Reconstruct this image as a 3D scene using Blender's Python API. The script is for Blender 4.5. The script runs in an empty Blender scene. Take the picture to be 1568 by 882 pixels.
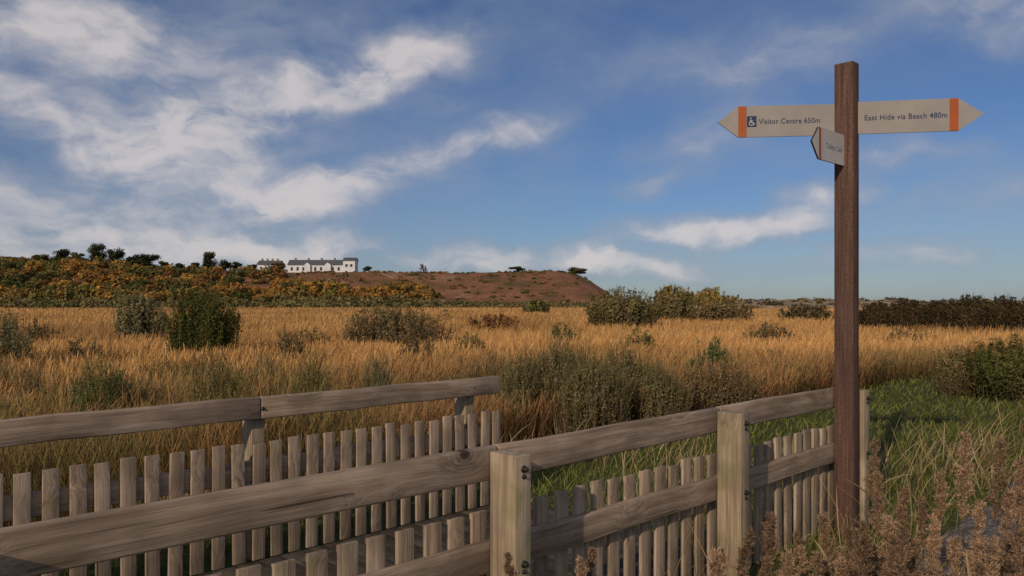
import bpy, math, numpy as np
from mathutils import Vector, Matrix
rng=np.random.default_rng(7)
F=1219.6; EYE=1.6; HY=462.0
UX,UY=.7193,.6947
def un(u,n,z=0.): return Vector((UX*u-UY*n, UY*u+UX*n, z))
def ndist(X,Y): return -UY*X+UX*Y
def udist(X,Y): return UX*X+UY*Y
def pix(px,py,z):
    Y=(EYE-z)*F/(py-HY); return ((px-784)/F*Y,Y)
def at(px,Y): return (px-784)/F*Y
def zat(py,Y): return EYE+(HY-py)/F*Y
def sstep(a,b,x):
    t=np.clip((x-a)/(b-a),0,1); return t*t*(3-2*t)
def vn(x,y,s=0):
    x=np.asarray(x,float);y=np.asarray(y,float)
    xi=np.floor(x);yi=np.floor(y);fx=x-xi;fy=y-yi
    fx=fx*fx*(3-2*fx);fy=fy*fy*(3-2*fy)
    def h(a,b):
        v=np.sin(a*127.1+b*311.7+s*74.7)*43758.5453
        return v-np.floor(v)
    return (h(xi,yi)*(1-fx)+h(xi+1,yi)*fx)*(1-fy)+(h(xi,yi+1)*(1-fx)+h(xi+1,yi+1)*fx)*fy
def fbm(x,y,s=0,o=4):
    r=0;a=.5
    for i in range(o):
        r=r+a*vn(x*2**i,y*2**i,s+i);a*=.5
    return r/(1-.5**o)
sc=bpy.context.scene
def link(o): sc.collection.objects.link(o); return o
def empty(name,loc=(0,0,0)):
    e=bpy.data.objects.new(name,None); e.location=loc; e.empty_display_size=.2; return link(e)
def npmesh(name,V,Q,col=None,mat=None,smooth=False,parent=None,extra=None):
    V=np.asarray(V,np.float32).reshape(-1,3); Q=np.asarray(Q,np.int32)
    k=Q.shape[1]; m=bpy.data.meshes.new(name)
    m.vertices.add(len(V)); m.vertices.foreach_set('co',V.ravel())
    m.loops.add(Q.size); m.loops.foreach_set('vertex_index',Q.ravel())
    m.polygons.add(len(Q)); m.polygons.foreach_set('loop_start',np.arange(0,Q.size,k,dtype=np.int32))
    try: m.polygons.foreach_set('loop_total',np.full(len(Q),k,np.int32))
    except Exception: pass
    if smooth: m.polygons.foreach_set('use_smooth',np.ones(len(Q),bool))
    if col is not None:
        a=m.attributes.new('Col','FLOAT_COLOR','POINT')
        c=np.ones((len(V),4),np.float32); c[:,:3]=np.clip(col,0,1); a.data.foreach_set('color',c.ravel())
    if extra is not None:
        a=m.attributes.new('wc','FLOAT_VECTOR','POINT'); a.data.foreach_set('vector',np.asarray(extra,np.float32).ravel())
    m.update(calc_edges=True); m.validate()
    if mat: m.materials.append(mat)
    o=bpy.data.objects.new(name,m); link(o)
    if parent: o.parent=parent
    return o
# ---------------- materials
def newmat(name):
    m=bpy.data.materials.new(name); m.use_nodes=True; nt=m.node_tree; nt.nodes.clear()
    out=nt.nodes.new('ShaderNodeOutputMaterial'); b=nt.nodes.new('ShaderNodeBsdfPrincipled')
    nt.links.new(b.outputs[0],out.inputs[0]); return m,nt,b,out
def N(nt,t,**k):
    n=nt.nodes.new(t)
    for a,v in k.items(): setattr(n,a,v)
    return n
def setin(n,i,v,nt):
    if isinstance(v,bpy.types.NodeSocket): nt.links.new(v,n.inputs[i])
    else: n.inputs[i].default_value=v
def M(nt,op,a,b=0.,c=None,clamp=False):
    n=N(nt,'ShaderNodeMath',operation=op); n.use_clamp=clamp
    setin(n,0,a,nt); setin(n,1,b,nt)
    if c is not None: setin(n,2,c,nt)
    return n.outputs[0]
def MR(nt,v,a,b,c=0.,d=1.,smooth=True):
    n=N(nt,'ShaderNodeMapRange'); n.interpolation_type='SMOOTHSTEP' if smooth else 'LINEAR'
    setin(n,0,v,nt)
    for i,x in zip((1,2,3,4),(a,b,c,d)): n.inputs[i].default_value=x
    return n.outputs[0]
def MIX(nt,f,a,b,bt='MIX'):
    n=N(nt,'ShaderNodeMix',data_type='RGBA',blend_type=bt)
    for i,v in ((0,f),(6,a),(7,b)):
        if isinstance(v,tuple) and len(v)==3: v=v+(1,)
        setin(n,i,v,nt)
    return n.outputs[2]
def NOI(nt,vec,scale,detail=4,rough=.55,dist=0.):
    n=N(nt,'ShaderNodeTexNoise'); 
    if vec is not None: nt.links.new(vec,n.inputs['Vector'])
    n.inputs['Scale'].default_value=scale;n.inputs['Detail'].default_value=detail
    n.inputs['Roughness'].default_value=rough; n.inputs['Distortion'].default_value=dist
    return n.outputs[0]
def MAP(nt,vec,s=(1,1,1),l=(0,0,0)):
    n=N(nt,'ShaderNodeMapping'); nt.links.new(vec,n.inputs[0]); n.inputs['Scale'].default_value=s; n.inputs['Location'].default_value=l
    return n.outputs[0]
def RAMP(nt,f,stops):
    n=N(nt,'ShaderNodeValToRGB'); nt.links.new(f,n.inputs[0]); e=n.color_ramp.elements
    while len(e)<len(stops): e.new(.5)
    for q,(p,c) in zip(e,stops): q.position=p; q.color=tuple(c)+(1,)
    return n.outputs[0]
def BUMP(nt,h,b,st=.5,d=.01):
    n=N(nt,'ShaderNodeBump'); n.inputs['Strength'].default_value=st; n.inputs['Distance'].default_value=d
    nt.links.new(h,n.inputs['Height']); nt.links.new(n.outputs[0],b.inputs['Normal'])
def leafmat(name,trans=.3,rough=.75):
    m,nt,b,out=newmat(name)
    a=N(nt,'ShaderNodeAttribute',attribute_name='Col')
    d=N(nt,'ShaderNodeBsdfDiffuse'); nt.links.new(a.outputs['Color'],d.inputs[0])
    t=N(nt,'ShaderNodeBsdfTranslucent'); nt.links.new(a.outputs['Color'],t.inputs[0])
    mx=N(nt,'ShaderNodeMixShader'); mx.inputs[0].default_value=trans
    nt.links.new(d.outputs[0],mx.inputs[1]); nt.links.new(t.outputs[0],mx.inputs[2]); nt.links.new(mx.outputs[0],out.inputs[0])
    nt.nodes.remove(b)
    return m
LEAF=leafmat('foliage_mat',.2); STRAW=leafmat('straw_mat',.25)
def woodmat(name,dark,light,green=.35,knots=True,thr=.075):
    m,nt,b,out=newmat(name)
    wc=N(nt,'ShaderNodeAttribute',attribute_name='wc').outputs['Vector']
    v=N(nt,'ShaderNodeTexVoronoi'); nt.links.new(MAP(nt,wc,(2.7,0,3.4)),v.inputs['Vector']); v.inputs['Scale'].default_value=1.
    dn=NOI(nt,MAP(nt,wc,(9,9,9)),1,3)
    d=M(nt,'ADD',v.outputs['Distance'],M(nt,'MULTIPLY',M(nt,'SUBTRACT',dn,.5),.09))
    bend=M(nt,'MULTIPLY',MR(nt,d,.46,.0),.06)
    cmb=N(nt,'ShaderNodeCombineXYZ'); nt.links.new(bend,cmb.inputs[1]); nt.links.new(bend,cmb.inputs[2])
    ad=N(nt,'ShaderNodeVectorMath',operation='ADD'); nt.links.new(wc,ad.inputs[0]); nt.links.new(cmb.outputs[0],ad.inputs[1])
    g1=NOI(nt,MAP(nt,ad.outputs[0],(1.3,38,38)),1,6,.6,.3)
    g2=NOI(nt,MAP(nt,ad.outputs[0],(4,190,190)),1,3,.6)
    big=NOI(nt,wc,3.5,3)
    g=M(nt,'ADD',M(nt,'MULTIPLY',g1,.7),M(nt,'MULTIPLY',g2,.3))
    mid=tuple((a+c)/2 for a,c in zip(dark,light))
    col=RAMP(nt,g,[(.34,dark),(.5,mid),(.64,light)])
    col=MIX(nt,MR(nt,big,.35,.7,0,.6),col,tuple(c*.5 for c in mid))
    col=MIX(nt,MR(nt,NOI(nt,MAP(nt,wc,(2,7,7),(9,4,2)),1,4),.48,.68,0,.45),col,tuple(min(1,c*1.15+.03) for c in light))
    col=MIX(nt,MR(nt,NOI(nt,wc,6,4),.5,.75,0,green),col,(.15,.15,.065))
    cr=MR(nt,NOI(nt,MAP(nt,ad.outputs[0],(1.0,60,60),(5,3,1)),1,2),.66,.74)
    col=MIX(nt,M(nt,'MULTIPLY',cr,.75),col,(.03,.022,.016))
    if knots:
        sp=N(nt,'ShaderNodeSeparateColor'); nt.links.new(v.outputs['Color'],sp.inputs[0])
        on=MR(nt,sp.outputs[0],.15,.2)
        ring=M(nt,'SINE',M(nt,'MULTIPLY',d,70.)); ring=M(nt,'MULTIPLY',MR(nt,ring,-.2,.9),MR(nt,d,.30,.06,0,.42))
        col=MIX(nt,M(nt,'MULTIPLY',ring,on),col,tuple(c*.5 for c in dark))
        k=MR(nt,d,thr+.035,thr-.03); col=MIX(nt,M(nt,'MULTIPLY',M(nt,'MULTIPLY',k,.88),on),col,(.04,.024,.015))
    nt.links.new(col,b.inputs['Base Color']); b.inputs['Roughness'].default_value=.85; b.inputs['Specular IOR Level'].default_value=.2
    BUMP(nt,g,b,.8,.006); return m
WOOD=woodmat('weathered_wood',(.14,.095,.066),(.46,.35,.265),.2)
WOODP=woodmat('picket_wood',(.13,.092,.064),(.42,.325,.24),.3,False)
WOODT=woodmat('post_wood',(.135,.097,.062),(.41,.33,.235),.55,True,.055)
def simple(name,col,rough=.6,metal=0,var=.25,scale=40,spec=.4):
    m,nt,b,out=newmat(name); tc=N(nt,'ShaderNodeTexCoord').outputs['Object']
    n=NOI(nt,tc,scale,5)
    c=MIX(nt,MR(nt,n,.3,.75),tuple(x*(1-var) for x in col),tuple(min(1,x*(1+var)) for x in col))
    nt.links.new(c,b.inputs['Base Color']); b.inputs['Roughness'].default_value=rough; b.inputs['Metallic'].default_value=metal
    b.inputs['Specular IOR Level'].default_value=spec
    return m
BOLT=simple('bolt_steel',(.05,.045,.04),.5,.7)
# ---------------- generic blades
def blades(R,D,L,W,B,col,ts=(0,.4,.75,1),prof=(1,.85,.6,.08),tip=1.15,root=.6):
    Nn=len(R); K=len(ts); ts=np.array(ts); prof=np.array(prof)
    rv=rng.normal(size=(Nn,3)); S=np.cross(D,rv); S/=np.linalg.norm(S,axis=1)[:,None]+1e-9
    P=R[:,None,:]+D[:,None,:]*(L[:,None]*ts)[:,:,None]+B[:,None,:]*(L[:,None]*ts**2)[:,:,None]
    w=(W[:,None]*prof)[:,:,None]*S[:,None,:]*.5
    V=np.stack([P-w,P+w],2).reshape(-1,3)
    base=np.arange(Nn)[:,None]*(2*K)+np.arange(K-1)[None,:]*2
    Q=np.stack([base,base+1,base+3,base+2],-1).reshape(-1,4)
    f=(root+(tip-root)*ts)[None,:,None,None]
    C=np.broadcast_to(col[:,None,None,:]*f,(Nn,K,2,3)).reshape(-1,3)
    return V,Q,C
def join(parts):
    V=[];Q=[];C=[];o=0
    for v,q,c in parts:
        V.append(v);Q.append(q+o);C.append(c);o+=len(v)
    return np.concatenate(V),np.concatenate(Q),np.concatenate(C)
def leaves(Pn,size,col,nrm=None,asp=.45):
    n=len(Pn); a=rng.normal(size=(n,3))
    if nrm is not None:
        nn=nrm+rng.normal(size=(n,3))*.45; nn/=np.linalg.norm(nn,axis=1)[:,None]+1e-9
        a=np.cross(nn,a); a/=np.linalg.norm(a,axis=1)[:,None]; b=np.cross(nn,a)
    else:
        a/=np.linalg.norm(a,axis=1)[:,None]; b=np.cross(a,rng.normal(size=(n,3))); b/=np.linalg.norm(b,axis=1)[:,None]
    s=(size*rng.uniform(.6,1.4,n))[:,None]
    V=np.stack([Pn-a*s,Pn+b*s*asp,Pn+a*s,Pn-b*s*asp],1).reshape(-1,3)
    Q=np.arange(n*4).reshape(n,4); C=np.repeat(col,4,axis=0)
    return V,Q,C
# ---------------- terrain
def gz(X,Y):
    n=ndist(X,Y); u=udist(X,Y); r=np.hypot(X,Y)
    edge=np.where(u<4.6,5.0,5.6)
    z=-.9*sstep(0,4.5,n-edge)
    z=z+(-8)*sstep(262,330,r)
    z=z+.05*(fbm(X*.8,Y*.8,3)-.5)*sstep(2.2,2.8,np.abs(n-3.5)+.0*u)
    return z
rr=np.concatenate([[0.02],np.geomspace(.5,25000,230)]); aa=np.linspace(0,2*np.pi,361)[:-1]
Rg,Ag=np.meshgrid(rr,aa,indexing='ij'); X=Rg*np.sin(Ag);Y=Rg*np.cos(Ag)
V=np.stack([X,Y,gz(X,Y)],-1).reshape(-1,3)
i=np.arange(len(rr)-1)[:,None]*360; j=np.arange(360)[None,:]
Q=np.stack([i+j,i+360+j,i+360+(j+1)%360,i+(j+1)%360],-1).reshape(-1,4)
m,nt,b,out=newmat('ground_mat'); tc=N(nt,'ShaderNodeTexCoord').outputs['Object']
c1=RAMP(nt,NOI(nt,tc,2.2,6,.65),[(.3,(.035,.03,.018)),(.5,(.09,.065,.03)),(.7,(.15,.11,.055))])
g=RAMP(nt,NOI(nt,tc,9,5),[(.3,(.035,.045,.014)),(.7,(.09,.11,.032))])
sx=N(nt,'ShaderNodeSeparateXYZ'); nt.links.new(tc,sx.inputs[0])
msk=MR(nt,sx.outputs[2],-.25,-.02); c=MIX(nt,M(nt,'MULTIPLY',msk,.8),c1,g)
nt.links.new(c,b.inputs['Base Color']); b.inputs['Roughness'].default_value=.95; b.inputs['Specular IOR Level'].default_value=.1
BUMP(nt,NOI(nt,tc,14,5),b,.8,.05)
npmesh('ground',V,Q[:,::-1],mat=m,smooth=True)
# sea
m,nt,b,out=newmat('sea_mat'); tc=N(nt,'ShaderNodeTexCoord').outputs['Object']
b.inputs['Base Color'].default_value=(.03,.055,.09,1); b.inputs['Roughness'].default_value=.35
BUMP(nt,NOI(nt,MAP(nt,tc,(.05,.3,1)),1,5),b,.6,.5)
npmesh('sea',[(-3000,270,-2.6),(25000,270,-2.6),(25000,25000,-2.6),(-3000,25000,-2.6)],[[0,1,2,3]],mat=m)
# gravel path
m,nt,b,out=newmat('gravel_mat'); tc=N(nt,'ShaderNodeTexCoord').outputs['Object']
v=N(nt,'ShaderNodeTexVoronoi'); nt.links.new(tc,v.inputs[0]); v.inputs['Scale'].default_value=48
bwn=N(nt,'ShaderNodeSeparateColor'); nt.links.new(v.outputs['Color'],bwn.inputs[0])
c=RAMP(nt,bwn.outputs[0],[(.0,(.06,.052,.043)),(.6,(.125,.108,.09)),(1.,(.24,.21,.18))])
c=MIX(nt,MR(nt,NOI(nt,tc,2.5,4),.45,.65,0,.6),c,(.07,.06,.035))
nt.links.new(c,b.inputs['Base Color']); b.inputs['Roughness'].default_value=.9; BUMP(nt,v.outputs['Distance'],b,1,.02)
GV=[];us=np.arange(4.9,45,.4)
for q in us:
    w=.1*math.sin(q*1.7)+.06*math.sin(q*4.1)
    for k in range(5):
        GV.append(tuple(un(q,1.35+w+(.55-.3*w)*k/4,.0)))
GV=np.array(GV); GV[:,2]=gz(GV[:,0],GV[:,1])+.03
i=np.arange(len(us)-1)[:,None]*5;j=np.arange(4)[None]
npmesh('gravel_path',GV,np.stack([i+j,i+5+j,i+6+j,i+1+j],-1).reshape(-1,4)[:,::-1],mat=m,smooth=True)
# ---------------- boxes
class Boxes:
    def __init__(s): s.V=[];s.Q=[];s.W=[];s.n=0
    def add(s,o,ax,ay,az,seg=1,wob=0.,grain=0):
        o=Vector(o);ax=Vector(ax);ay=Vector(ay);az=Vector(az)
        la,lb,lc=ax.length,ay.length,az.length; r=rng.uniform(0,50,3)
        st=s.n
        for k in range(seg+1):
            t=k/seg; wo=(rng.normal(size=2)*wob) if 0<k<seg else (0,0)
            for (p,q) in ((0,0),(1,0),(1,1),(0,1)):
                P=o+ax*t+ay*p+az*q+ay.normalized()*float(wo[0])+az.normalized()*float(wo[1])
                s.V.append(tuple(P)); s.W.append((la*t+r[0],lb*p+r[1],lc*q+r[2]))
        for k in range(seg):
            a=st+4*k
            for e in range(4):
                f=(e+1)%4; s.Q.append((a+e,a+f,a+4+f,a+4+e))
        s.Q.append((st+3,st+2,st+1,st)); a=st+4*seg; s.Q.append((a,a+1,a+2,a+3)); s.n+=4*(seg+1)
    def make(s,name,mat,parent,bev=.005):
        o=npmesh(name,s.V,s.Q,mat=mat,parent=parent,extra=s.W)
        import bmesh
        bm=bmesh.new(); bm.from_mesh(o.data); bmesh.ops.recalc_face_normals(bm,faces=bm.faces); bm.to_mesh(o.data); bm.free()
        if bev:
            md=o.modifiers.new('bevel','BEVEL'); md.width=bev; md.segments=2; md.limit_method='ANGLE'; md.angle_limit=math.radians(50)
        return o
Uv=Vector((UX,UY,0)); Nv=Vector((-UY,UX,0)); Zv=Vector((0,0,1))
def bolt(u,n,z,axis,r,l,store):
    c=un(u,n,z); a=Vector(axis).normalized(); s=a.cross(Zv).normalized()
    VV,QQ=store; st=len(VV); K=8
    for (rad,dd) in ((r*1.7,0),(r*1.7,l*.25),(r,l*.25),(r*.9,l)):
        for k in range(K):
            an=2*math.pi*k/K; VV.append(tuple(c+a*dd+s*math.cos(an)*rad+Zv*math.sin(an)*rad))
    for q in range(3):
        for k in range(K): QQ.append((st+q*K+k,st+q*K+(k+1)%K,st+(q+1)*K+(k+1)%K,st+(q+1)*K+k))
    t=st+3*K
    QQ.extend([(t,t+1,t+2,t+3),(t,t+3,t+4,t+7),(t+4,t+5,t+6,t+7)])
TH=.045
def fence(side):
    par=empty('picket_fence')
    rails=Boxes();posts=Boxes();pk=Boxes(); bs=([],[])
    if side=='near':
        n0=2.38; pu=[.30,2.17,3.868,5.48]; u0,u1=-.9,5.56; pn=n0-.002-.15; pickn=n0+TH+.001; ends=[u0,2.22,3.91,5.56]
    else:
        n0=4.607; pu=[-1.20,.53,2.26,3.995]; u0,u1=-1.2,4.315; pn=n0+TH+.002; pickn=n0-.022; ends=[u0,.58,2.30,4.315]
    ht=1.01
    for a,bb in zip(ends[:-1],ends[1:]):
        rails.add(un(a+.0015,n0,ht-.135),Uv*(bb-a-.003),Nv*TH,Zv*.137,6,.003)
        rails.add(un(a+.0015,n0,.50),Uv*(bb-a-.003),Nv*TH,Zv*.128,6,.003)
    for p in pu:
        posts.add(un(p,pn,-.3),Zv*(1.295 if side=='near' else 1.25),Uv*.09,Nv*(.15 if side=='near' else .13),1)
        for zz in (.94,.565):
            if side=='near':
                bolt(p+.045,pn,zz,-Nv,.009,.022,bs); bolt(p+.045,pn,zz-.03,-Nv,.006,.012,bs)
            else: bolt(p+.05,n0-.001,zz,-Nv,.007,.008,bs)
    u=u0+.03
    while u<(5.46 if side=='near' else 4.30):
        h=.742+rng.normal()*.007; t=rng.normal()*.005
        pk.add(un(u,pickn,.02),Zv*(h-.02)+Uv*t,Uv*(.078+rng.normal()*.0015),Nv*.021,1); u+=.1253+rng.normal()*.0025
    rails.make('rails',WOOD,par,.009); posts.make('posts',WOODT,par,.006); pk.make('pickets',WOODP,par,.0025)
    npmesh('bolts',bs[0],bs[1],mat=BOLT,parent=par)
fence('near'); fence('far')
# boardwalk deck between fences
dk=Boxes(); u=-2.
while u<4.35:
    dk.add(un(u,2.46,-.01),Nv*2.1,Uv*.14,Zv*.035,1); u+=.147
par=empty('boardwalk'); DK=woodmat('deck_wood',(.03,.024,.018),(.08,.064,.05),.5)
dk.make('deck_boards',DK,par,.003)
# ---------------- signpost
par=empty('signpost',(0,0,0))
m,nt,b,out=newmat('post_brown'); tc=N(nt,'ShaderNodeTexCoord').outputs['Object']
n1=NOI(nt,tc,90,4,.7); n2=NOI(nt,MAP(nt,tc,(6,6,1.2)),1,4); n3=NOI(nt,MAP(nt,tc,(70,70,3)),1,4)
c=RAMP(nt,M(nt,'ADD',M(nt,'MULTIPLY',n1,.5),M(nt,'MULTIPLY',n3,.5)),[(.36,(.05,.027,.021)),(.5,(.10,.056,.043)),(.66,(.17,.108,.085))])
c=MIX(nt,MR(nt,n2,.4,.7,0,.5),c,(.055,.032,.026))
nt.links.new(c,b.inputs['Base Color']); b.inputs['Roughness'].default_value=.8; b.inputs['Specular IOR Level'].default_value=.15; BUMP(nt,n3,b,.4,.003)
pb=Boxes(); pb.add(un(5.325,2.24,-.3),Zv*3.51,Uv*.10,Nv*.13,1); o=pb.make('post',m,par,.008)
SIGN=simple('sign_face',(.27,.245,.235),.5,0,.08,5); SIGN_LIT=simple('sign_face_lit',(.50,.47,.46),.5,0,.08,5); ORG=simple('sign_orange',(.34,.075,.015),.5,0,.08,8)  # south board gets a lighter copy of the face, sunlight put into its colour
NAVY=simple('sign_navy',(.01,.025,.08),.5,0,.05); WHT=simple('sign_white',(.5,.5,.5),.5,0,.05); EDG=simple('sign_edge',(.03,.03,.03),.5,0,.1); FAD=simple('sign_faded',(.25,.26,.30),.6,0,.1)
def plate(name,origin,direction,Ls,Lt,h,text,icon=False,flip=False,txm=None,txw=.41,tx0=.07,face=None,sw=.055):
    e=bpy.data.objects.new(name,None); link(e); e.parent=par
    d=Vector(direction).normalized(); x=d if not flip else -d
    y=Zv.cross(x)
    e.matrix_local=Matrix(((x.x,y.x,0,origin[0]),(x.y,y.y,0,origin[1]),(0,0,1,origin[2]),(0,0,0,1)))
    s=-1 if flip else 1
    pts=[(0,-h/2),(s*Ls,-h/2),(s*Lt,0),(s*Ls,h/2),(0,h/2)]
    if flip: pts=pts[::-1]
    t=.006
    V=[(a,-t,c) for a,c in pts]+[(a,t,c) for a,c in pts]
    me=bpy.data.meshes.new('panel'); K=5
    me.from_pydata(V,[],[tuple(range(K)),tuple(range(2*K-1,K-1,-1))]+[(k+K,(k+1)%K+K,(k+1)%K,k) for k in range(K)])
    me.materials.append(face or SIGN); me.materials.append(EDG)
    for p in me.polygons: p.material_index=0 if abs(p.normal.y)>.9 else 1
    o=bpy.data.objects.new('panel',me); link(o); o.parent=e
    def quad(nm,x0,x1,z0,z1,mat,y=-t-.0015):
        if x0>x1:x0,x1=x1,x0
        return npmesh(nm,[(x0,y,z0),(x1,y,z0),(x1,y,z1),(x0,y,z1)],[[0,1,2,3]],mat=mat,parent=e)
    quad('stripe',s*(Ls-sw),s*Ls,-h/2+.001,h/2-.001,ORG)
    cu=bpy.data.curves.new('t','FONT'); cu.body=text; cu.size=.06; cu.offset=.0005; cu.space_character=1.06
    to=bpy.data.objects.new('t',cu); link(to); bpy.context.view_layer.update()
    tm=bpy.data.meshes.new_from_object(to); bpy.data.objects.remove(to)
    xs=[v.co.x for v in tm.vertices]; k=txw/(max(xs)-min(xs)); x0=min(xs)
    for v in tm.vertices: v.co=Vector(((v.co.x-x0)*k+tx0,-t-.0015,v.co.y*k*1.08-.018))
    tm.materials.clear(); tm.materials.append(txm or NAVY); o=bpy.data.objects.new('lettering',tm); link(o); o.parent=e
    if icon:
        cx=icon; quad('icon_panel',cx-.032,cx+.032,-.037,.037,NAVY)
        VV=[];FF=[]
        def seg(a,c,w):
            dx,dz=c[0]-a[0],c[1]-a[1];l=math.hypot(dx,dz);px_,pz=-dz/l*w/2,dx/l*w/2;s0=len(VV)
            VV.extend([(cx+a[0]+px_,-t-.003,a[1]+pz),(cx+a[0]-px_,-t-.003,a[1]-pz),(cx+c[0]-px_,-t-.003,c[1]-pz),(cx+c[0]+px_,-t-.003,c[1]+pz)]);FF.append((s0,s0+1,s0+2,s0+3))
        seg((-.006,.012),(-.004,-.008),.006); seg((-.004,-.008),(.012,-.009),.0055); seg((.012,-.009),(.018,-.024),.0055); seg((-.004,.004),(.01,.004),.004)
        for k in range(9):
            a=math.radians(110+k*24);c=math.radians(134+k*24); seg((-.002+.015*math.cos(a),-.012+.015*math.sin(a)),(-.002+.015*math.cos(c),-.012+.015*math.sin(c)),.004)
        for k in range(6):
            a=math.pi*k/3;c=math.pi*(k+1)/3; seg((-.006+.003*math.cos(a),.021+.003*math.sin(a)),(-.006+.003*math.cos(c),.021+.003*math.sin(c)),.005)
        npmesh('icon_figure',VV,FF,mat=WHT,parent=e)
plate('fingerboard_west',(2.265,5.40,2.835),(-.994,.105,0),.715,.852,.212,'Visitor Centre 650m',icon=-.625,flip=True,txw=.405,tx0=-.578)
plate('fingerboard_east',(2.315,5.375,2.838),(.986,-.165,0),.645,.80,.216,'East Hide via Beach 480m',txw=.515,tx0=.06)
p=un(5.327,2.305,2.616); plate('fingerboard_south',tuple(p),-Uv,.38,.475,.206,'Toilets Cafe',flip=True,txm=FAD,txw=.24,tx0=-.28,face=SIGN_LIT,sw=.03)
# ---------------- reed bed
def reed_top_col(X,Y,n):
    r=rng.uniform(0,1,len(X)); big=fbm(X*.10,Y*.06,11); sm=fbm(X*.7,Y*.7,5)
    gold=np.array([.56,.295,.095]); pale=np.array([.60,.41,.205]); brown=np.array([.27,.15,.07]); green=np.array([.15,.15,.055])
    c=gold*(1-r[:,None]*.55)+pale*r[:,None]*.55
    nb=sstep(25,8,Y)*.85
    k=np.clip(nb*1.15*sm+(sm<.42)*.25+ sstep(.48,.36,big)*.35,0,.88)[:,None]; c=c*(1-k)+brown*k
    g=(np.clip(sstep(30,10,Y),0,1)*sstep(.44,.6,fbm(X*.35,Y*.35,51))*(rng.uniform(0,1,len(X))<.85))[:,None]*.7; c=c*(1-g)+green*g
    return c*rng.uniform(.7,1.2,(len(X),1))*(.78+.45*big)[:,None]
def sample(Nn,y0,y1,wd=.80):
    Y=np.exp(rng.uniform(math.log(y0),math.log(y1),Nn)); X=Y*rng.uniform(-wd,wd,Nn); return X,Y
def reeds(Nn,y0,y1,full):
    X,Y=sample(Nn,y0,y1,.74); n=ndist(X,Y);u=udist(X,Y)
    edge=np.where(u<4.4,4.95,5.5+.8*fbm(X*.6,Y*.6,9)); edge=np.where((u>4.4)&(u<7.5),5.9+fbm(X,Y,4),edge)
    keep=(n>edge)&(np.hypot(X,Y)<262); X,Y=X[keep],Y[keep]; n=n[keep]; edge=edge[keep]; Nn=len(X)
    z=gz(X,Y); cl=fbm(X*.45,Y*.45,21); cl2=fbm(X*1.8,Y*1.8,22)
    H=(.60+.6*cl+.5*cl2)*rng.uniform(.7,1.08,Nn); H*= .62+.38*sstep(0,3,n-edge)
    H=np.where(Y>40,H*.92,H)
    W=np.maximum(.0045,.00068*Y)*rng.uniform(.6,1.4,Nn)
    D=np.stack([rng.normal(.03,.14,Nn)+.3*(cl2-.5),rng.normal(0,.15,Nn),np.ones(Nn)],1); D/=np.linalg.norm(D,axis=1)[:,None]
    B=np.stack([rng.normal(.06,.14,Nn),rng.normal(0,.12,Nn),-np.abs(rng.normal(.07,.07,Nn))],1)
    col=reed_top_col(X,Y,n); R=np.stack([X,Y,z],1)
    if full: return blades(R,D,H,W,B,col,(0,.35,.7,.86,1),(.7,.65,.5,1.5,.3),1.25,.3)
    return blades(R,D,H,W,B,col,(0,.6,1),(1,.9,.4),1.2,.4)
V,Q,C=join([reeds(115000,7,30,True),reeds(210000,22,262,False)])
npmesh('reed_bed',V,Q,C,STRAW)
# ---------------- grass
def grass(Nn,reg,hh,cols,w=.005,lean=.3,y0=3,y1=30):
    X,Y=sample(Nn,y0,y1,.85); k=reg(X,Y); X,Y=X[k],Y[k]; n=len(X)
    R=np.stack([X,Y,gz(X,Y)],1); cl=fbm(X*1.3,Y*1.3,31)
    H=hh*(.4+1.1*cl)*rng.uniform(.5,1.3,n); W=np.maximum(w,.0011*Y)*rng.uniform(.6,1.3,n)
    D=np.stack([rng.normal(.05,lean,n),rng.normal(0,lean,n),np.ones(n)],1); D/=np.linalg.norm(D,axis=1)[:,None]
    B=np.stack([rng.normal(.1,.2,n),rng.normal(0,.2,n),-np.abs(rng.normal(.1,.1,n))],1)
    i=rng.integers(0,len(cols),n); col=np.array(cols)[i]*(.6+.8*cl[:,None])*rng.uniform(.7,1.2,(n,1))
    return blades(R,D,H,W,B,col)
def rg1(X,Y):
    n=ndist(X,Y);u=udist(X,Y); return (n>1.95)&(n<7.6)&((u>4.4)|(n>4.8))
def rg2(X,Y):
    n=ndist(X,Y);u=udist(X,Y); return (n>1.9)&(n<7.0)&((u>4.6)|(n>4.8))&(fbm(X*.9,Y*.9,77)>.56)&((n<3.4)|(u<7.5))
V,Q,C=join([grass(85000,rg1,.11,[(.15,.175,.04),(.18,.195,.05),(.22,.21,.08),(.11,.14,.03)],.0045,.4)])
npmesh('grass',V,Q,C,LEAF)
V,Q,C=join([grass(13000,rg2,.40,[(.44,.32,.17),(.34,.235,.115),(.48,.38,.22)],.004,.25),
 grass(15000,lambda X,Y:(ndist(X,Y)<1.32)&(X>.5)&(ndist(X,Y)>-1.2),.36,[(.20,.13,.075),(.12,.08,.05),(.09,.08,.035),(.05,.04,.025)],.0035,.4,1.6,11),  # foreground blades, corner vignette darkening put into their colours
 grass(12000,lambda X,Y:(ndist(X,Y)<2.8)&(ndist(X,Y)>1.75)&(udist(X,Y)>2.4)&((ndist(X,Y)<2.3)|(udist(X,Y)>5.6))&(fbm(X*2.2,Y*2.2,61)>.42),.40,[(.40,.29,.15),(.30,.21,.11),(.14,.13,.05),(.46,.35,.20)],.0032,.32,2.,14)])
npmesh('dry_grass',V,Q,C,STRAW)
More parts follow.
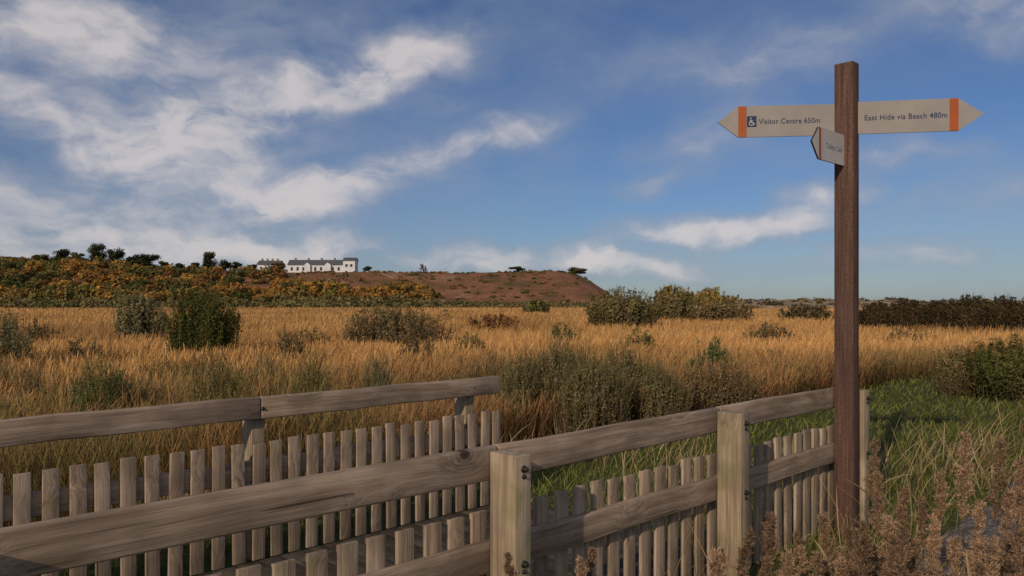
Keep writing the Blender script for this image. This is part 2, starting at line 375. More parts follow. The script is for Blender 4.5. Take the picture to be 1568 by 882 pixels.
# ---------------- shrubs
def shrub(name,X,Y,zb,w,h,cols,nl=3500,ls=None,stem=(.12,.085,.055),up=.6,nst=60,dep=None,zg=None,fat=.34,jit=.74,twig=8):
    zg=float(gz(np.array([X]),np.array([Y]))[0])-.05 if zg is None else zg
    nl=int(nl*1.25); dep=dep or w*.8; ls=(ls or max(.018,.0016*Y))*1.1
    H=zb+h-zg
    th=rng.uniform(0,2*np.pi,nst); rad=np.sqrt(rng.uniform(0,1,nst))
    ex=rad*np.cos(th); ey=rad*np.sin(th); lob=1+.18*np.sin(th*3+X)+.12*np.sin(th*5+Y)
    top=np.stack([X+ex*w*.5*lob,Y+ey*dep*.5*lob,zg+H*(np.sqrt(np.clip(1-.55*rad**2.2,0.05,1)))*rng.uniform(jit,1.04,nst)],1)
    R=np.stack([X+ex*w*fat+rng.normal(0,.03*w,nst),Y+ey*dep*fat,np.full(nst,zg)],1)
    D=top-R; L=np.linalg.norm(D,axis=1); D/=L[:,None]; B=np.zeros((nst,3)); B[:,0]=rng.normal(0,.05,nst)
    sc_=np.tile(np.array(stem),(nst,1))*rng.uniform(.7,1.4,(nst,1))
    parts=[blades(R,D,L*1.02,np.full(nst,max(.007,.001*Y)),B,sc_,root=.8)]
    si=rng.integers(0,nst,nl); t=1-rng.uniform(0,1,nl)**1.3*(.95-.2*up)
    Pn=R[si]+D[si]*(L[si]*t)[:,None]+B[si]*(L[si]*t*t)[:,None]+rng.normal(size=(nl,3))*np.array([w,dep,H*.6])*.055*(1.25-t)[:,None]
    Pn[:,2]=np.maximum(Pn[:,2],zg+.02)
    ci=rng.integers(0,len(cols),nst)[si]; sel=rng.uniform(0,1,nl)<.35; ci[sel]=rng.integers(0,len(cols),int(sel.sum()))
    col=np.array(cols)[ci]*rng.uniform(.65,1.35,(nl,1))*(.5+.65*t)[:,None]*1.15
    nr=Pn-np.array([X,Y,zg+H*.35]); nr/=np.array([w*.5,dep*.5,H*.6]); nr/=np.linalg.norm(nr,axis=1)[:,None]+1e-6
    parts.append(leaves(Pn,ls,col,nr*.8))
    nt_=nl//twig; si=rng.integers(0,nst,nt_); t=rng.uniform(.4,.98,nt_)
    P2=R[si]+D[si]*(L[si]*t)[:,None]; D2=np.stack([rng.normal(0,.35,nt_),rng.normal(0,.35,nt_),np.ones(nt_)],1); D2/=np.linalg.norm(D2,axis=1)[:,None]
    parts.append(blades(P2,D2,np.full(nt_,H*.14)*rng.uniform(.5,1.3,nt_),np.full(nt_,max(.005,.0006*Y)),np.zeros((nt_,3)),np.array(cols)[rng.integers(0,len(cols),nt_)]*1.1))
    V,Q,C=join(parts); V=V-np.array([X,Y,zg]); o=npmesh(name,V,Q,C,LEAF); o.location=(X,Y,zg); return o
OL=[(.12,.12,.04),(.16,.145,.055),(.19,.145,.065)]; DG=[(.045,.055,.016),(.075,.08,.022),(.10,.09,.028)]
GG=[(.13,.135,.06),(.16,.155,.08),(.19,.155,.08)]; BR=[(.15,.105,.055),(.19,.135,.07),(.12,.105,.045)]; YO=[(.20,.16,.05),(.16,.14,.04),(.24,.16,.055)]
def sh(name,x0,x1,yt,yb,cols,zr=.3,**k):
    X,Y=pix((x0+x1)/2,yb,zr); w=(x1-x0)/F*Y; h=(yb-yt)/F*Y; return shrub(name,X,Y,zr,w,h,cols,**k)
sh('shrub',-60,58,470,536,GG,nl=4500,nst=90,fat=.42)
sh('shrub',176,250,450,505,GG,nl=5500,nst=100,fat=.40,jit=.85)
sh('gorse_bush',258,362,448,524,DG,nl=15000,nst=160,fat=.42,jit=.88,ls=.035)
sh('shrub',520,690,464,510,BR,nl=7000,nst=130,fat=.42)
sh('shrub',565,640,466,508,OL,nl=3000)
sh('shrub',720,800,479,491,[(.18,.08,.035),(.13,.07,.03)],nl=1500)
WL=[(.14,.14,.065),(.18,.15,.07),(.12,.12,.055),(.19,.135,.065)]
for a in [(765,850,535,650),(815,910,515,650),(900,1012,532,650),(855,960,545,665),(765,830,560,655),(960,1050,560,655)]:
    sh('willow_shrub',*a,WL,zr=.05,nl=9000,nst=300,up=.2,ls=.0125,fat=.44,twig=4)
sh('shrub',1055,1128,518,570,[(.09,.12,.045),(.12,.14,.06)],nl=6500,ls=.022,nst=90,fat=.4)
sh('shrub',1035,1160,550,610,BR,nl=5000,ls=.016,nst=200,up=.3,fat=.45,twig=4)
sh('shrub',108,200,543,596,[(.11,.13,.045),(.15,.14,.055)],nl=6500,ls=.015,fat=.42,nst=140,twig=4)
sh('shrub',290,388,548,600,OL,nl=6500,ls=.015,up=.3,fat=.42,nst=140,twig=4)
sh('shrub',445,512,535,598,OL,nl=4500,ls=.014,up=.3,fat=.42,nst=120,twig=4)
sh('shrub',552,606,545,600,GG,nl=4000,ls=.014,up=.3,fat=.42,nst=120,twig=4)
sh('shrub',690,745,545,600,BR,nl=3000,ls=.014,up=.3,fat=.42,nst=120,twig=4)
sh('shrub',425,465,495,530,BR,nl=1500,up=.3)
for k in range(18):
    cx=rng.uniform(-20,760); yb=rng.uniform(560,640); w=rng.uniform(50,110)
    sh('shrub',cx-w/2,cx+w/2,yb-rng.uniform(24,38),yb,[BR,OL,GG][k%3],zr=.05,nl=2200,ls=.012,nst=120,up=.2,fat=.46,twig=3)
for (cx,yb,w,hh,cc_) in [(60,512,60,22,BR),(640,528,60,20,BR),(860,508,50,16,OL),(1180,505,70,12,BR),(980,520,60,18,OL),(1390,512,80,14,BR),(1290,560,70,22,BR),(1180,560,80,26,OL),(130,530,70,16,BR),(720,522,60,14,OL),(480,515,60,14,BR)]:
    sh('shrub',cx-w/2,cx+w/2,yb-hh,yb,cc_,nl=1800,nst=70,up=.3,fat=.44)
sh('shrub',893,1005,441,489,OL+BR,nl=8000,nst=150,fat=.4)
sh('shrub',985,1060,446,482,BR+OL,nl=4500,nst=100,fat=.42)
sh('shrub',1000,1060,436,474,YO,nl=4000,nst=80)
sh('shrub',1050,1128,440,474,YO,nl=4500,nst=80,fat=.42)
sh('shrub',1040,1150,458,482,BR,nl=3500,nst=80,fat=.45)
DK2=[(.045,.032,.02),(.075,.048,.027),(.06,.055,.025)]
for a in [(1318,1385,462,490),(1360,1430,459,491),(1410,1470,460,491),(1440,1530,453,493),(1490,1570,452,493),(1540,1660,453,493)]:
    sh('hedge_shrub',*a,DK2,nl=9500,nst=150,fat=.48,up=.1,jit=.80)
sh('shrub',1195,1275,464,482,DK2+BR,nl=3500,nst=90,fat=.45)
sh('gorse_bush',1475,1620,514,582,[(.05,.06,.018),(.09,.09,.03),(.12,.10,.035)],nl=12000,nst=150,ls=.024,fat=.42)
sh('shrub',1430,1500,528,578,[(.20,.15,.07),(.13,.12,.05)],nl=4500,nst=130,up=.3,fat=.42,ls=.018)
sh('shrub',800,845,458,474,DG+OL,nl=1500,nst=50)
# ---------------- dunes
us=np.linspace(40,230,140); vs=np.linspace(205,262,26); Xd,Yd=np.meshgrid(us,vs,indexing='ij')
prof=np.sin(np.clip((Yd-205)/57,0,1)*np.pi); Zd=-1.2+prof*(1.7+1.9*fbm(Xd*.09,Yd*.05,8)+.7*fbm(Xd*.3,Yd*.3,2))*sstep(40,60,Xd)
i=np.arange(139)[:,None]*26;j=np.arange(25)[None]; Q=np.stack([i+j,i+26+j,i+27+j,i+1+j],-1).reshape(-1,4)
m,nt,b,out=newmat('dune_mat'); tc=N(nt,'ShaderNodeTexCoord').outputs['Object']
nt.links.new(RAMP(nt,NOI(nt,tc,.25,6,.7),[(.38,(.10,.07,.04)),(.5,(.25,.18,.10)),(.62,(.42,.33,.23))]),b.inputs['Base Color']); b.inputs['Roughness'].default_value=.95
npmesh('sand_dunes',np.stack([Xd,Yd,Zd],-1).reshape(-1,3),Q,mat=m,smooth=True)
# ---------------- hill
RX=np.array([-700,-400,-238,-204,-183,-172,-116,-68,-25,18,27,36,45,56])
RZ=np.array([16,18,18.3,19.6,17.8,15.2,15.2,15.5,15.0,16.0,15.2,11.5,5.5,-2.])
def hz(X,Y):
    Xr=X*370/np.maximum(Y,1)
    Hh=np.interp(Xr,RX,RZ)
    f=sstep(232,352,Y)*.93+.07*sstep(350,375,Y); f=f*(1-.5*sstep(400,520,Y))
    return -1.0+(Hh+1.0)*f+(fbm(X*.05,Y*.05,4)-.5)*3.0*f*(1-sstep(330,372,Y)*.75)
xs=np.linspace(-620,66,260); ys=np.linspace(230,520,110)
Xh,Yh=np.meshgrid(xs,ys,indexing='ij'); Zh=hz(Xh,Yh)
i=np.arange(259)[:,None]*110;j=np.arange(109)[None]; Q=np.stack([i+j,i+110+j,i+111+j,i+1+j],-1).reshape(-1,4)
m,nt,b,out=newmat('heath_mat'); tc=N(nt,'ShaderNodeTexCoord').outputs['Object']
c=RAMP(nt,NOI(nt,MAP(nt,tc,(1,.5,1)),.09,7,.68),[(.36,(.11,.10,.04)),(.45,(.21,.115,.055)),(.56,(.32,.145,.085)),(.7,(.34,.23,.14))])
c=MIX(nt,MR(nt,NOI(nt,tc,.5,5,.7),.45,.7,0,.6),c,(.09,.055,.03))
nt.links.new(c,b.inputs['Base Color']); b.inputs['Roughness'].default_value=.95; b.inputs['Specular IOR Level'].default_value=.1
BUMP(nt,NOI(nt,tc,.8,6,.7),b,1,1.0)
npmesh('hill',np.stack([Xh,Yh,Zh],-1).reshape(-1,3),Q,mat=m,smooth=True)
def hz1(x,y): return float(hz(np.array([float(x)]),np.array([float(y)]))[0])
def mass(name,crowns,leaf,per):
    P=[];C=[];NR=[]
    for (x,y,z,r,h,c) in crowns:
        n=int(per*rng.uniform(.8,1.2)*max(.4,(r/2.5)**1.3)); d=rng.normal(size=(n,3)); d/=np.linalg.norm(d,axis=1)[:,None]
        d[:,2]=np.abs(d[:,2])*1.0-.15
        lum=1+.25*np.sin(d[:,0]*5+x)*np.sin(d[:,1]*4+y)+.15*np.sin(d[:,2]*7+x*3)
        rad=(rng.uniform(.45,1,n)**.45*lum)[:,None]
        p=np.array([x,y,z])+d*rad*np.array([r,r,h]); P.append(p); NR.append(d)
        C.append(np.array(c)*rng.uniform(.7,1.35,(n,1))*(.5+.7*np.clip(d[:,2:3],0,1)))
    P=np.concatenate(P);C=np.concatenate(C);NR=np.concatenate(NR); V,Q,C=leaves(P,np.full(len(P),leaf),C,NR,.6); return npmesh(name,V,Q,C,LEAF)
cr=[]
WC=[(.32,.17,.045),(.23,.145,.05),(.17,.145,.045),(.08,.09,.028),(.38,.22,.055),(.22,.115,.045),(.13,.115,.04),(.09,.09,.035)]
for k in range(1250):
    Yc=rng.uniform(236,372); px=rng.uniform(-160,660); 
    dens=1 if px<330 else (.55 if px<480 else .3)
    if px>430: Yc=rng.uniform(236,290)
    if px>300 and Yc>345: continue
    if rng.uniform()>dens and Yc>262: continue
    x=at(px,Yc); z=hz1(x,Yc); r=rng.uniform(1.6,4.6); h=r*rng.uniform(.75,1.1)
    if Yc>345: r*=.8; h*=.75
    if Yc<262: c=[(.17,.145,.065),(.20,.16,.07),(.13,.12,.045)][rng.integers(0,3)]; h*=.6; r*=.75
    else: c=WC[int(np.clip(float(vn(x*.05,Yc*.08,6))*8+rng.normal()*1.6,0,7))]
    cr.append((x,Yc,z+.3,r,h,c))
mass('woodland',cr,.62,105)
cr=[]
for k in range(620):
    Yc=rng.uniform(238,372) ; px=rng.uniform(420,940); x=at(px,Yc)
    if rng.uniform()<.45: Yc=rng.uniform(236,262); x=at(px,Yc)
    z=hz1(x,Yc)
    if z<-1.2: continue
    r=rng.uniform(.5,1.5) if Yc>262 else rng.uniform(1,2.5)
    c=[(.14,.13,.05),(.22,.12,.06),(.27,.135,.07),(.10,.10,.04)][rng.integers(0,4)] if Yc>262 else [(.17,.145,.065),(.13,.12,.05),(.22,.165,.08)][rng.integers(0,3)]
    cr.append((x,Yc,z,r,r*.6,c))
mass('heath_scrub',cr,.5,60)
cr=[]
for k in range(320):
    ii=rng.integers(8,139); jj=rng.integers(3,18); 
    if float(fbm(us[ii]*.06,vs[jj]*.08,91))<.42: continue
    r=rng.uniform(.6,2.0); cr.append((us[ii]+rng.normal(),vs[jj],Zd[ii,jj],r,r*.42,[(.10,.075,.04),(.24,.19,.10),(.07,.06,.03),(.30,.23,.12)][rng.integers(0,4)]))
mass('dune_scrub',cr,.32,70)
# ridge trees
def tree(name,px,Yc,yt,wpx,cols,bare=False,clumps=9):
    x=at(px,Yc); z0=hz1(x,Yc); top=zat(yt,Yc); H=max(top-z0,2.5); w=wpx/F*Yc
    V=[];Q=[];C=[];K=6
    def limb(a,b,r0,r1):
        a=np.array(a,float);b=np.array(b,float);d=(b-a)/np.linalg.norm(b-a);s=np.cross(d,[.3,.9,.1]);s/=np.linalg.norm(s);t=np.cross(d,s);st=len(V)
        for (p,r) in ((a,r0),(b,r1)):
            for k in range(K): an=2*math.pi*k/K;V.append(p+s*r*math.cos(an)+t*r*math.sin(an));C.append((.06,.045,.035))
        for k in range(K):Q.append((st+k,st+(k+1)%K,st+K+(k+1)%K,st+K+k))
    limb((0,0,-.5),(w*.03,0,H*.55),.05*H*.7,.02*H); limb((w*.03,0,H*.55),(0,0,H*.93),.02*H,.006*H)
    cl=[]
    for k in range(clumps):
        an=rng.uniform(0,6.28);hh=rng.uniform(.3,.88)*H;rr_=w*.36*math.sqrt(max(.08,1-((hh/H-.5)/.55)**2))
        e=(math.cos(an)*rr_*rng.uniform(.3,1),math.sin(an)*rr_*rng.uniform(.3,1),hh); limb((0,0,hh*.78),e,.012*H,.004*H); cl.append(e)
    parts=[(np.array(V),np.array(Q),np.array(C))]
    if bare:
        n=500; i=rng.integers(0,len(cl),n); R=np.array(cl)[i]*rng.uniform(.6,1,(n,1)); D=rng.normal(size=(n,3));D[:,2]=np.abs(D[:,2]);D/=np.linalg.norm(D,axis=1)[:,None]
        parts.append(blades(R,D,rng.uniform(.3,1.2,n)*H*.14,np.full(n,.14),np.zeros((n,3)),np.tile([.10,.07,.05],(n,1))))
    else:
        for e in cl:
            n=130; d=rng.normal(size=(n,3)); d/=np.linalg.norm(d,axis=1)[:,None]; P=np.array(e)+d*(rng.uniform(0,1,n)**.4)[:,None]*np.array([w*.2,w*.2,H*.16])*rng.uniform(.8,1.3)
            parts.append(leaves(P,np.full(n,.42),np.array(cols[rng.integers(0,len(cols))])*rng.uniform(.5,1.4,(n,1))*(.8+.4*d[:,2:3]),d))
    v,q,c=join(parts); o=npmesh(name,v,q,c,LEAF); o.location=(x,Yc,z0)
PN=[(.045,.055,.024),(.065,.07,.028),(.035,.042,.02)]
AU=[(.13,.11,.04),(.10,.09,.035)]
for a in [(92,360,381,38,16),(150,365,374,34,18),(178,365,380,32,16),(205,360,389,28,14),(226,355,388,46,24),(320,350,385,28,20),(345,352,398,28,12),(360,352,401,26,10),(296,352,401,20,9),(275,350,403,24,9),(385,350,405,22,9),(560,352,408,18,8)]:
    tree('pine_tree',a[0],a[1],a[2],a[3],PN,clumps=a[4])
for a in [(62,358,390,30,12),(120,362,386,26,10),(250,352,399,26,10),(10,356,393,32,12),(30,358,394,30,12),(-20,356,388,40,14)]:
    tree('broadleaf_tree',a[0],a[1],a[2],a[3],AU,clumps=a[4])
tree('broadleaf_tree',425,340,402,34,[(.22,.12,.05),(.17,.10,.045)],clumps=14)
tree('bare_tree',648,360,402,22,PN,True,10)
tree('pine_tree',792,362,408,26,PN,clumps=10)
tree('broadleaf_tree',884,362,409,36,[(.08,.075,.03),(.10,.085,.035)],clumps=14)
# ---------------- coastguard cottages
WALL=simple('white_render',(.58,.59,.62),.8,0,.08,.6); ROOF=simple('slate_roof',(.09,.093,.105),.7,0,.2,1.5); WIN=simple('window_glass',(.03,.035,.045),.2); BRK=simple('chimney_brick',(.25,.16,.12),.9)
def cottages(name,px0,px1,Yc,yb,ye,yr,extra):
    par=empty(name); x0,x1=at(px0,Yc),at(px1,Yc); zb=zat(yb,Yc)-1.2; ze=zat(ye,Yc); zr=zat(yr,Yc); D=7.
    par.location=(x0,Yc,zb); L=x1-x0; he=ze-zb; hr=zr-zb
    V=[(0,0,0),(L,0,0),(L,D,0),(0,D,0),(0,0,he),(L,0,he),(L,D,he),(0,D,he),(0,D/2,hr-.1),(L,D/2,hr-.1)]
    me=bpy.data.meshes.new('walls');me.from_pydata(V,[],[(0,1,5,4),(2,3,7,6),(1,2,6,9,5),(3,0,4,8,7)]);me.materials.append(WALL)
    o=bpy.data.objects.new('walls',me);link(o);o.parent=par
    e=.35
    def roof(nm,x0,x1,y0,y1,z0,z1,th=.2):
        ym=(y0+y1)/2
        V=[(x0,y0,z0),(x1,y0,z0),(x1,ym,z1),(x0,ym,z1),(x0,y1,z0),(x1,y1,z0)]; V+=[(a,b,c+th) for a,b,c in V]
        me=bpy.data.meshes.new(nm);me.from_pydata(V,[],[(6,7,8,9),(9,8,11,10),(0,3,2,1),(3,4,5,2),(0,1,7,6),(4,10,11,5),(0,6,9,3),(3,9,10,4),(1,2,8,7),(2,5,11,8)])
        me.materials.append(ROOF);o=bpy.data.objects.new(nm,me);link(o);o.parent=par
    roof('roof',-e,L+e,-e,D+e,he-.1,hr)
    bx=Boxes(); 
    k=1.2
    while k<L-1.5:
        bx.add((k,-.04,he*.5),(1.,0,0),(0,.06,0),(0,0,he*.3)); k+=2.7
    bx.make('windows',WIN,par,0)
    bx=Boxes(); k=L*.08
    while k<L:
        bx.add((k,D/2-.35,hr-.5),(0,0,1.6),(.9,0,0),(0,.7,0)); k+=L/4.3
    bx.make('chimneys',BRK,par,.03)
    if extra:
        me=bpy.data.meshes.new('end_block');xx=L-.5;w=5.4;h2=he+1.9
        V=[(xx,-1.5,0),(xx+w,-1.5,0),(xx+w,6,0),(xx,6,0),(xx,-1.5,h2),(xx+w,-1.5,h2),(xx+w,6,h2),(xx,6,h2),(xx,2.25,h2+1.3),(xx+w,2.25,h2+1.3)]
        me.from_pydata(V,[],[(0,1,5,4),(2,3,7,6),(1,2,6,9,5),(3,0,4,8,7)]);me.materials.append(WALL);o=bpy.data.objects.new('end_block',me);link(o);o.parent=par
        roof('end_roof',xx-.3,xx+w+.3,-1.8,6.3,h2-.1,h2+1.35)
        bx=Boxes(); bx.add((xx+1,-1.56,h2*.6),(1.1,0,0),(0,.08,0),(0,0,1.2)); bx.add((xx+3.2,-1.56,h2*.6),(1.1,0,0),(0,.08,0),(0,0,1.2)); bx.make('end_windows',WIN,par,0)
        for f in (.30,.66):
            me=bpy.data.meshes.new('gable');gx=L*f;V=[(gx,-1.2,0),(gx+2.6,-1.2,0),(gx+2.6,-1.2,he),(gx+1.3,-1.2,he+1.0),(gx,-1.2,he),(gx,2,0),(gx+2.6,2,0),(gx+2.6,2,he),(gx+1.3,2,he+1.0),(gx,2,he)]
            me.from_pydata(V,[],[(0,1,2,3,4),(1,6,7,2),(5,0,4,9),(3,2,7,8),(4,3,8,9)]);me.materials.append(WALL);me.materials.append(ROOF)
            me.polygons[3].material_index=1;me.polygons[4].material_index=1
            o=bpy.data.objects.new('gable',me);link(o);o.parent=par
        bx=Boxes(); bx.add((xx+1,2,h2+1.2),(0,0,3.2),(.12,0,0),(0,.12,0)); bx.make('flagpole',WALL,par,0)
cottages('coastguard_cottages',441,528,366,419,405.5,398,True)
cottages('white_cottage',394,428,372,419,405,399,False)
cottages('white_cottage',671,686,366,425,420.5,418.5,False)
tk=[(560,350),(575,340),(590,325),(603,312)]
TV=[]
for px,Yc in tk:
    x=at(px,Yc)
    for d in (-.7,.7):
        TV.append((x+d*.6,Yc-d*.8,hz1(x,Yc)+.4))
npmesh('hill_track',TV,[(2*k,2*k+1,2*k+3,2*k+2) for k in range(3)],mat=simple('sand_track',(.30,.22,.15),.9,0,.15,.5))
# ---------------- walker on the dunes
J=[(0,0,.95),(0,0,1.2),(0,0,1.45),(0,0,1.55),(0,0,1.72),(.1,0,.92),(.13,-.12,.5),(.13,-.05,.06),(.13,-.2,.03),(-.1,0,.92),(-.13,.14,.5),(-.13,.2,.08),(-.13,.08,.03),(.2,0,1.42),(.26,.06,1.15),(.27,-.06,.9),(-.2,0,1.42),(-.26,-.06,1.15),(-.27,-.12,.9)]
E=[(0,1),(1,2),(2,3),(3,4),(0,5),(5,6),(6,7),(7,8),(0,9),(9,10),(10,11),(11,12),(2,13),(13,14),(14,15),(2,16),(16,17),(17,18)]
Rr=[.16,.15,.16,.06,.11,.1,.075,.05,.04,.1,.075,.05,.04,.08,.055,.04,.08,.055,.04]
me=bpy.data.meshes.new('walker');me.from_pydata(J,E,[]);o=bpy.data.objects.new('person_walking',me);link(o)
md=o.modifiers.new('skin','SKIN')
try:
    for v,r in zip(me.skin_vertices[0].data,Rr): v.radius=(r,r)
    me.skin_vertices[0].data[0].use_root=True
except Exception as ex: print('skin',ex)
o.modifiers.new('sub','SUBSURF').levels=1
me.materials.append(simple('dark_coat',(.03,.03,.04),.9))
Xp=at(1131,233); ii=int(np.argmin(abs(us-Xp))); jj=int(np.argmin(abs(vs-233))); o.location=(float(us[ii]),float(vs[jj]),float(Zd[ii,jj])-.02)
# ---------------- foreground seed-head plumes
def plumes(specs):
    parts=[]
    for (px,py,Y,L,lean) in specs:
        X=at(px,Y); zt=zat(py,Y); top=np.array([X,Y,zt]); base=np.array([X-lean*.5+rng.normal()*.05,Y+rng.normal()*.1,0.0])
        D=top-base; Ls=np.linalg.norm(D); D/=Ls; 
        colr=np.array([.42,.28,.18])*rng.uniform(.5,1.15)
        parts.append(blades(base[None],D[None],np.array([Ls]),np.array([.005]),np.zeros((1,3)),np.array([[.26,.18,.09]])))
        nb=int(60*L/.3)
        tb=np.sort(rng.uniform(0,.97,nb)); wd=.062*(L/.3)**.7*rng.uniform(.75,1.2)
        an=rng.uniform(0,6.28,nb); bl=wd*(1.0-tb*.75)*rng.uniform(.5,1.25,nb)*np.clip(tb*6+.35,0,1)
        R0=top-D*L*(1-tb)[:,None]
        bd=np.stack([np.cos(an)*.55+lean*1.2,np.sin(an)*.55,np.full(nb,.85)],1); bd/=np.linalg.norm(bd,axis=1)[:,None]
        n=int(3300*L/.3); k=rng.integers(0,nb,n); s=rng.uniform(0,1,n)
        droop=-(s**2)[:,None]*np.array([0,0,.35])*bl[k][:,None]
        R=R0[k]+bd[k]*(bl[k]*1.3*s)[:,None]+droop+rng.normal(size=(n,3))*.004
        dd=bd[k]*.8+rng.normal(size=(n,3))*.4; dd/=np.linalg.norm(dd,axis=1)[:,None]
        parts.append(blades(R,dd,rng.uniform(.006,.015,n),rng.uniform(.002,.0038,n),np.zeros((n,3)),colr*rng.uniform(.5,1.45,(n,1)),(0,.5,1),(.5,1,.2)))
        k=3; R=base+D*(Ls*rng.uniform(.2,.8,k))[:,None]; dd=np.stack([rng.normal(0,.6,k),rng.normal(0,.5,k),rng.uniform(.5,1,k)],1); dd/=np.linalg.norm(dd,axis=1)[:,None]
        parts.append(blades(R,dd,rng.uniform(.15,.35,k),np.full(k,.009),np.tile([.1,0,-.35],(k,1)),np.tile([.30,.22,.12],(k,1))*rng.uniform(.6,1.2,(k,1))))
    V,Q,C=join(parts); npmesh('reed_plumes',V,Q,C,STRAW)
S=[(1480,664,3.3,.36,.02),(1533,672,3.2,.34,.10),(1340,672,3.6,.28,-.05),(1180,785,3.0,.24,.02),(1258,786,3.1,.26,.08),(1385,748,3.0,.29,.05),(1345,728,3.4,.24,.0),(1150,812,2.9,.2,.1),(1108,838,2.8,.16,-.05),(1222,818,2.8,.22,.03),(1300,806,2.8,.25,.06),(1362,792,2.7,.24,-.02),(1430,790,2.8,.26,.05),(1500,770,2.8,.28,.04),(1545,745,2.9,.30,.08),(1565,700,3.2,.28,.05),(1330,838,2.5,.2,.05),(1400,830,2.5,.2,0),(1460,825,2.6,.22,.1),(1520,816,2.6,.25,.1),(1250,848,2.5,.18,.1),(1175,856,2.5,.15,.1),(905,842,2.9,.15,.1),(888,858,2.8,.1,-.1),(776,848,2.7,.1,-.05),(1560,800,2.7,.28,.03),(1290,860,2.4,.15,.1),(1430,862,2.4,.2,.05),(1500,866,2.4,.2,.1),(1440,720,3.5,.22,.06),(1410,765,3.2,.2,-.04)]
for k in range(20):
    px=rng.uniform(1090,1590); lo=860-max(0,(px-1150))*.25
    S.append((px,rng.uniform(lo-20,880),rng.uniform(2.3,2.9),rng.uniform(.16,.24),rng.uniform(-.1,.14)))
plumes(S)
# ---------------- light
Sd=Vector((-.44,-.80,.42)).normalized()
el=math.asin(Sd.z); az=math.atan2(Sd.x,Sd.y)
l=bpy.data.lights.new('sun','SUN'); l.energy=2.9; l.angle=math.radians(.6); l.color=(1,.81,.60)
o=bpy.data.objects.new('sun',l); link(o); o.rotation_euler=Sd.to_track_quat('Z','Y').to_euler()
w=bpy.data.worlds.new('World'); sc.world=w; w.use_nodes=True; nt=w.node_tree; nt.nodes.clear()
try: w.cycles.sampling_method='MANUAL'; w.cycles.sample_map_resolution=256
except Exception as ex: print(ex)
out=N(nt,'ShaderNodeOutputWorld'); bg=N(nt,'ShaderNodeBackground'); nt.links.new(bg.outputs[0],out.inputs[0]); bg.inputs[1].default_value=.066
sky=N(nt,'ShaderNodeTexSky'); sky.sky_type='NISHITA'; sky.sun_disc=False; sky.sun_elevation=el; sky.sun_rotation=az%(2*math.pi); sky.dust_density=.3; sky.ozone_density=3.5; sky.air_density=1.0
base=MIX(nt,1.,sky.outputs[0],(.62,.72,.94),'MULTIPLY')
tc=N(nt,'ShaderNodeTexCoord').outputs['Generated']; sx=N(nt,'ShaderNodeSeparateXYZ'); nt.links.new(tc,sx.inputs[0])
azn=M(nt,'ARCTAN2',sx.outputs[0],sx.outputs[1]); eln=M(nt,'ARCSINE',sx.outputs[2])
cb=N(nt,'ShaderNodeCombineXYZ'); nt.links.new(azn,cb.inputs[0]); nt.links.new(eln,cb.inputs[1])
wn=N(nt,'ShaderNodeTexNoise'); nt.links.new(cb.outputs[0],wn.inputs['Vector']); wn.inputs['Scale'].default_value=11; wn.inputs['Detail'].default_value=5
w1=N(nt,'ShaderNodeVectorMath',operation='SUBTRACT'); nt.links.new(wn.outputs['Color'],w1.inputs[0]); w1.inputs[1].default_value=(.5,.5,.5)
w2=N(nt,'ShaderNodeVectorMath',operation='MULTIPLY'); nt.links.new(w1.outputs[0],w2.inputs[0]); w2.inputs[1].default_value=(.085,.06,0)
w3=N(nt,'ShaderNodeVectorMath',operation='ADD'); nt.links.new(cb.outputs[0],w3.inputs[0]); nt.links.new(w2.outputs[0],w3.inputs[1])
BL=[(100,185,150,36,-25,.9),(255,220,105,52,5,1.2),(210,80,200,50,-25,.6),(60,20,180,45,0,.7),(380,160,140,34,20,.7),(560,112,115,34,20,1.5),(665,75,100,32,22,.6),(430,305,105,34,2,1.4),(560,275,105,26,16,1.3),(740,213,90,22,12,1.4),(80,340,210,45,-5,1.1),(750,400,110,18,0,1.6),(908,390,50,24,0,1.7),(1050,358,90,20,-3,2.2),(1190,352,80,18,4,1.8),(1015,408,85,18,0,1.6),(1265,300,55,22,15,1.5),(1180,95,130,34,15,.7),(1375,222,90,24,-10,1.),(1080,210,90,28,10,.8),(1540,25,110,30,-10,1.1),(1400,388,170,18,3,.8),(1000,280,60,18,10,.8),(480,378,90,20,0,1.3),(160,200,420,190,-10,.6),(500,60,420,90,5,.32),(960,120,160,30,20,.3),(1480,300,140,30,10,.4),(350,380,300,22,0,.6),(1240,60,300,60,0,.25)]
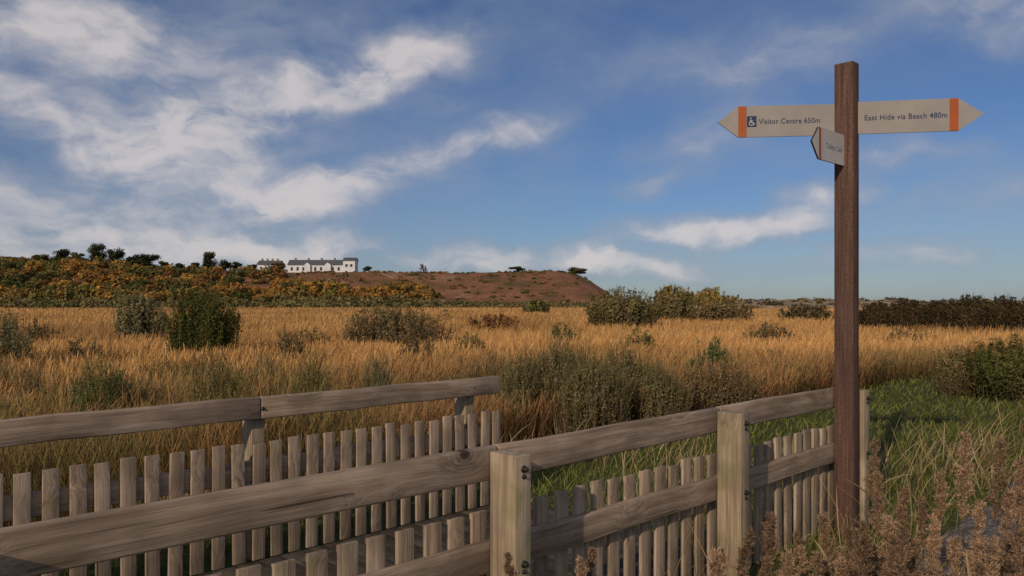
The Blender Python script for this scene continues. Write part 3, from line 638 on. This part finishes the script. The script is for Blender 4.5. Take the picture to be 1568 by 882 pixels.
tot=None
for (bx_,by_,la,lb,ang,wt) in BL:
    a=math.atan((bx_-784)/F); e=math.atan((HY-by_)/F*math.cos(a))
    mp=N(nt,'ShaderNodeMapping',vector_type='TEXTURE'); nt.links.new(w3.outputs[0],mp.inputs[0])
    mp.inputs['Location'].default_value=(a,e,0); mp.inputs['Rotation'].default_value=(0,0,math.radians(ang)); mp.inputs['Scale'].default_value=(la/F*1.0,lb/F*1.0,1)
    ln=N(nt,'ShaderNodeVectorMath',operation='LENGTH'); nt.links.new(mp.outputs[0],ln.inputs[0])
    v=MR(nt,ln.outputs['Value'],1.9,0.,0.,wt)
    tot=v if tot is None else M(nt,'ADD',tot,v)
mp=N(nt,'ShaderNodeMapping'); nt.links.new(w3.outputs[0],mp.inputs[0]); mp.inputs['Rotation'].default_value=(0,0,math.radians(-18)); mp.inputs['Scale'].default_value=(6,13,1)
fn=NOI(nt,mp.outputs[0],1.4,7,.58,.1)
fill_cloud=MR(nt,sx.outputs[1],.25,-.35,0,1.4)  # unseen cloud added behind the camera to brighten and neutralise the fill
bgc=MR(nt,NOI(nt,mp.outputs[0],.45,5,.55),.40,.72,0,.35)
dens=M(nt,'MULTIPLY',M(nt,'ADD',M(nt,'ADD',tot,bgc),fill_cloud),MR(nt,fn,.3,.7,.2,1.35,False))
cov=M(nt,'MULTIPLY',M(nt,'SUBTRACT',1.,M(nt,'EXPONENT',M(nt,'MULTIPLY',dens,-1.15))),.95)
cc=MIX(nt,MR(nt,dens,.3,1.9),(4.2,4.8,6.1),(9.6,8.9,8.8))
nt.links.new(MIX(nt,cov,base,cc),bg.inputs[0])
# ---------------- camera
c=bpy.data.cameras.new('camera'); c.lens=28; c.sensor_width=36; c.shift_y=21/1568; c.clip_start=.05; c.clip_end=60000
o=bpy.data.objects.new('camera',c); link(o); o.location=(0,0,EYE); o.rotation_euler=(math.radians(90),0,0); sc.camera=o
sc.view_settings.view_transform='Standard'; sc.view_settings.look='None'; sc.view_settings.exposure=0
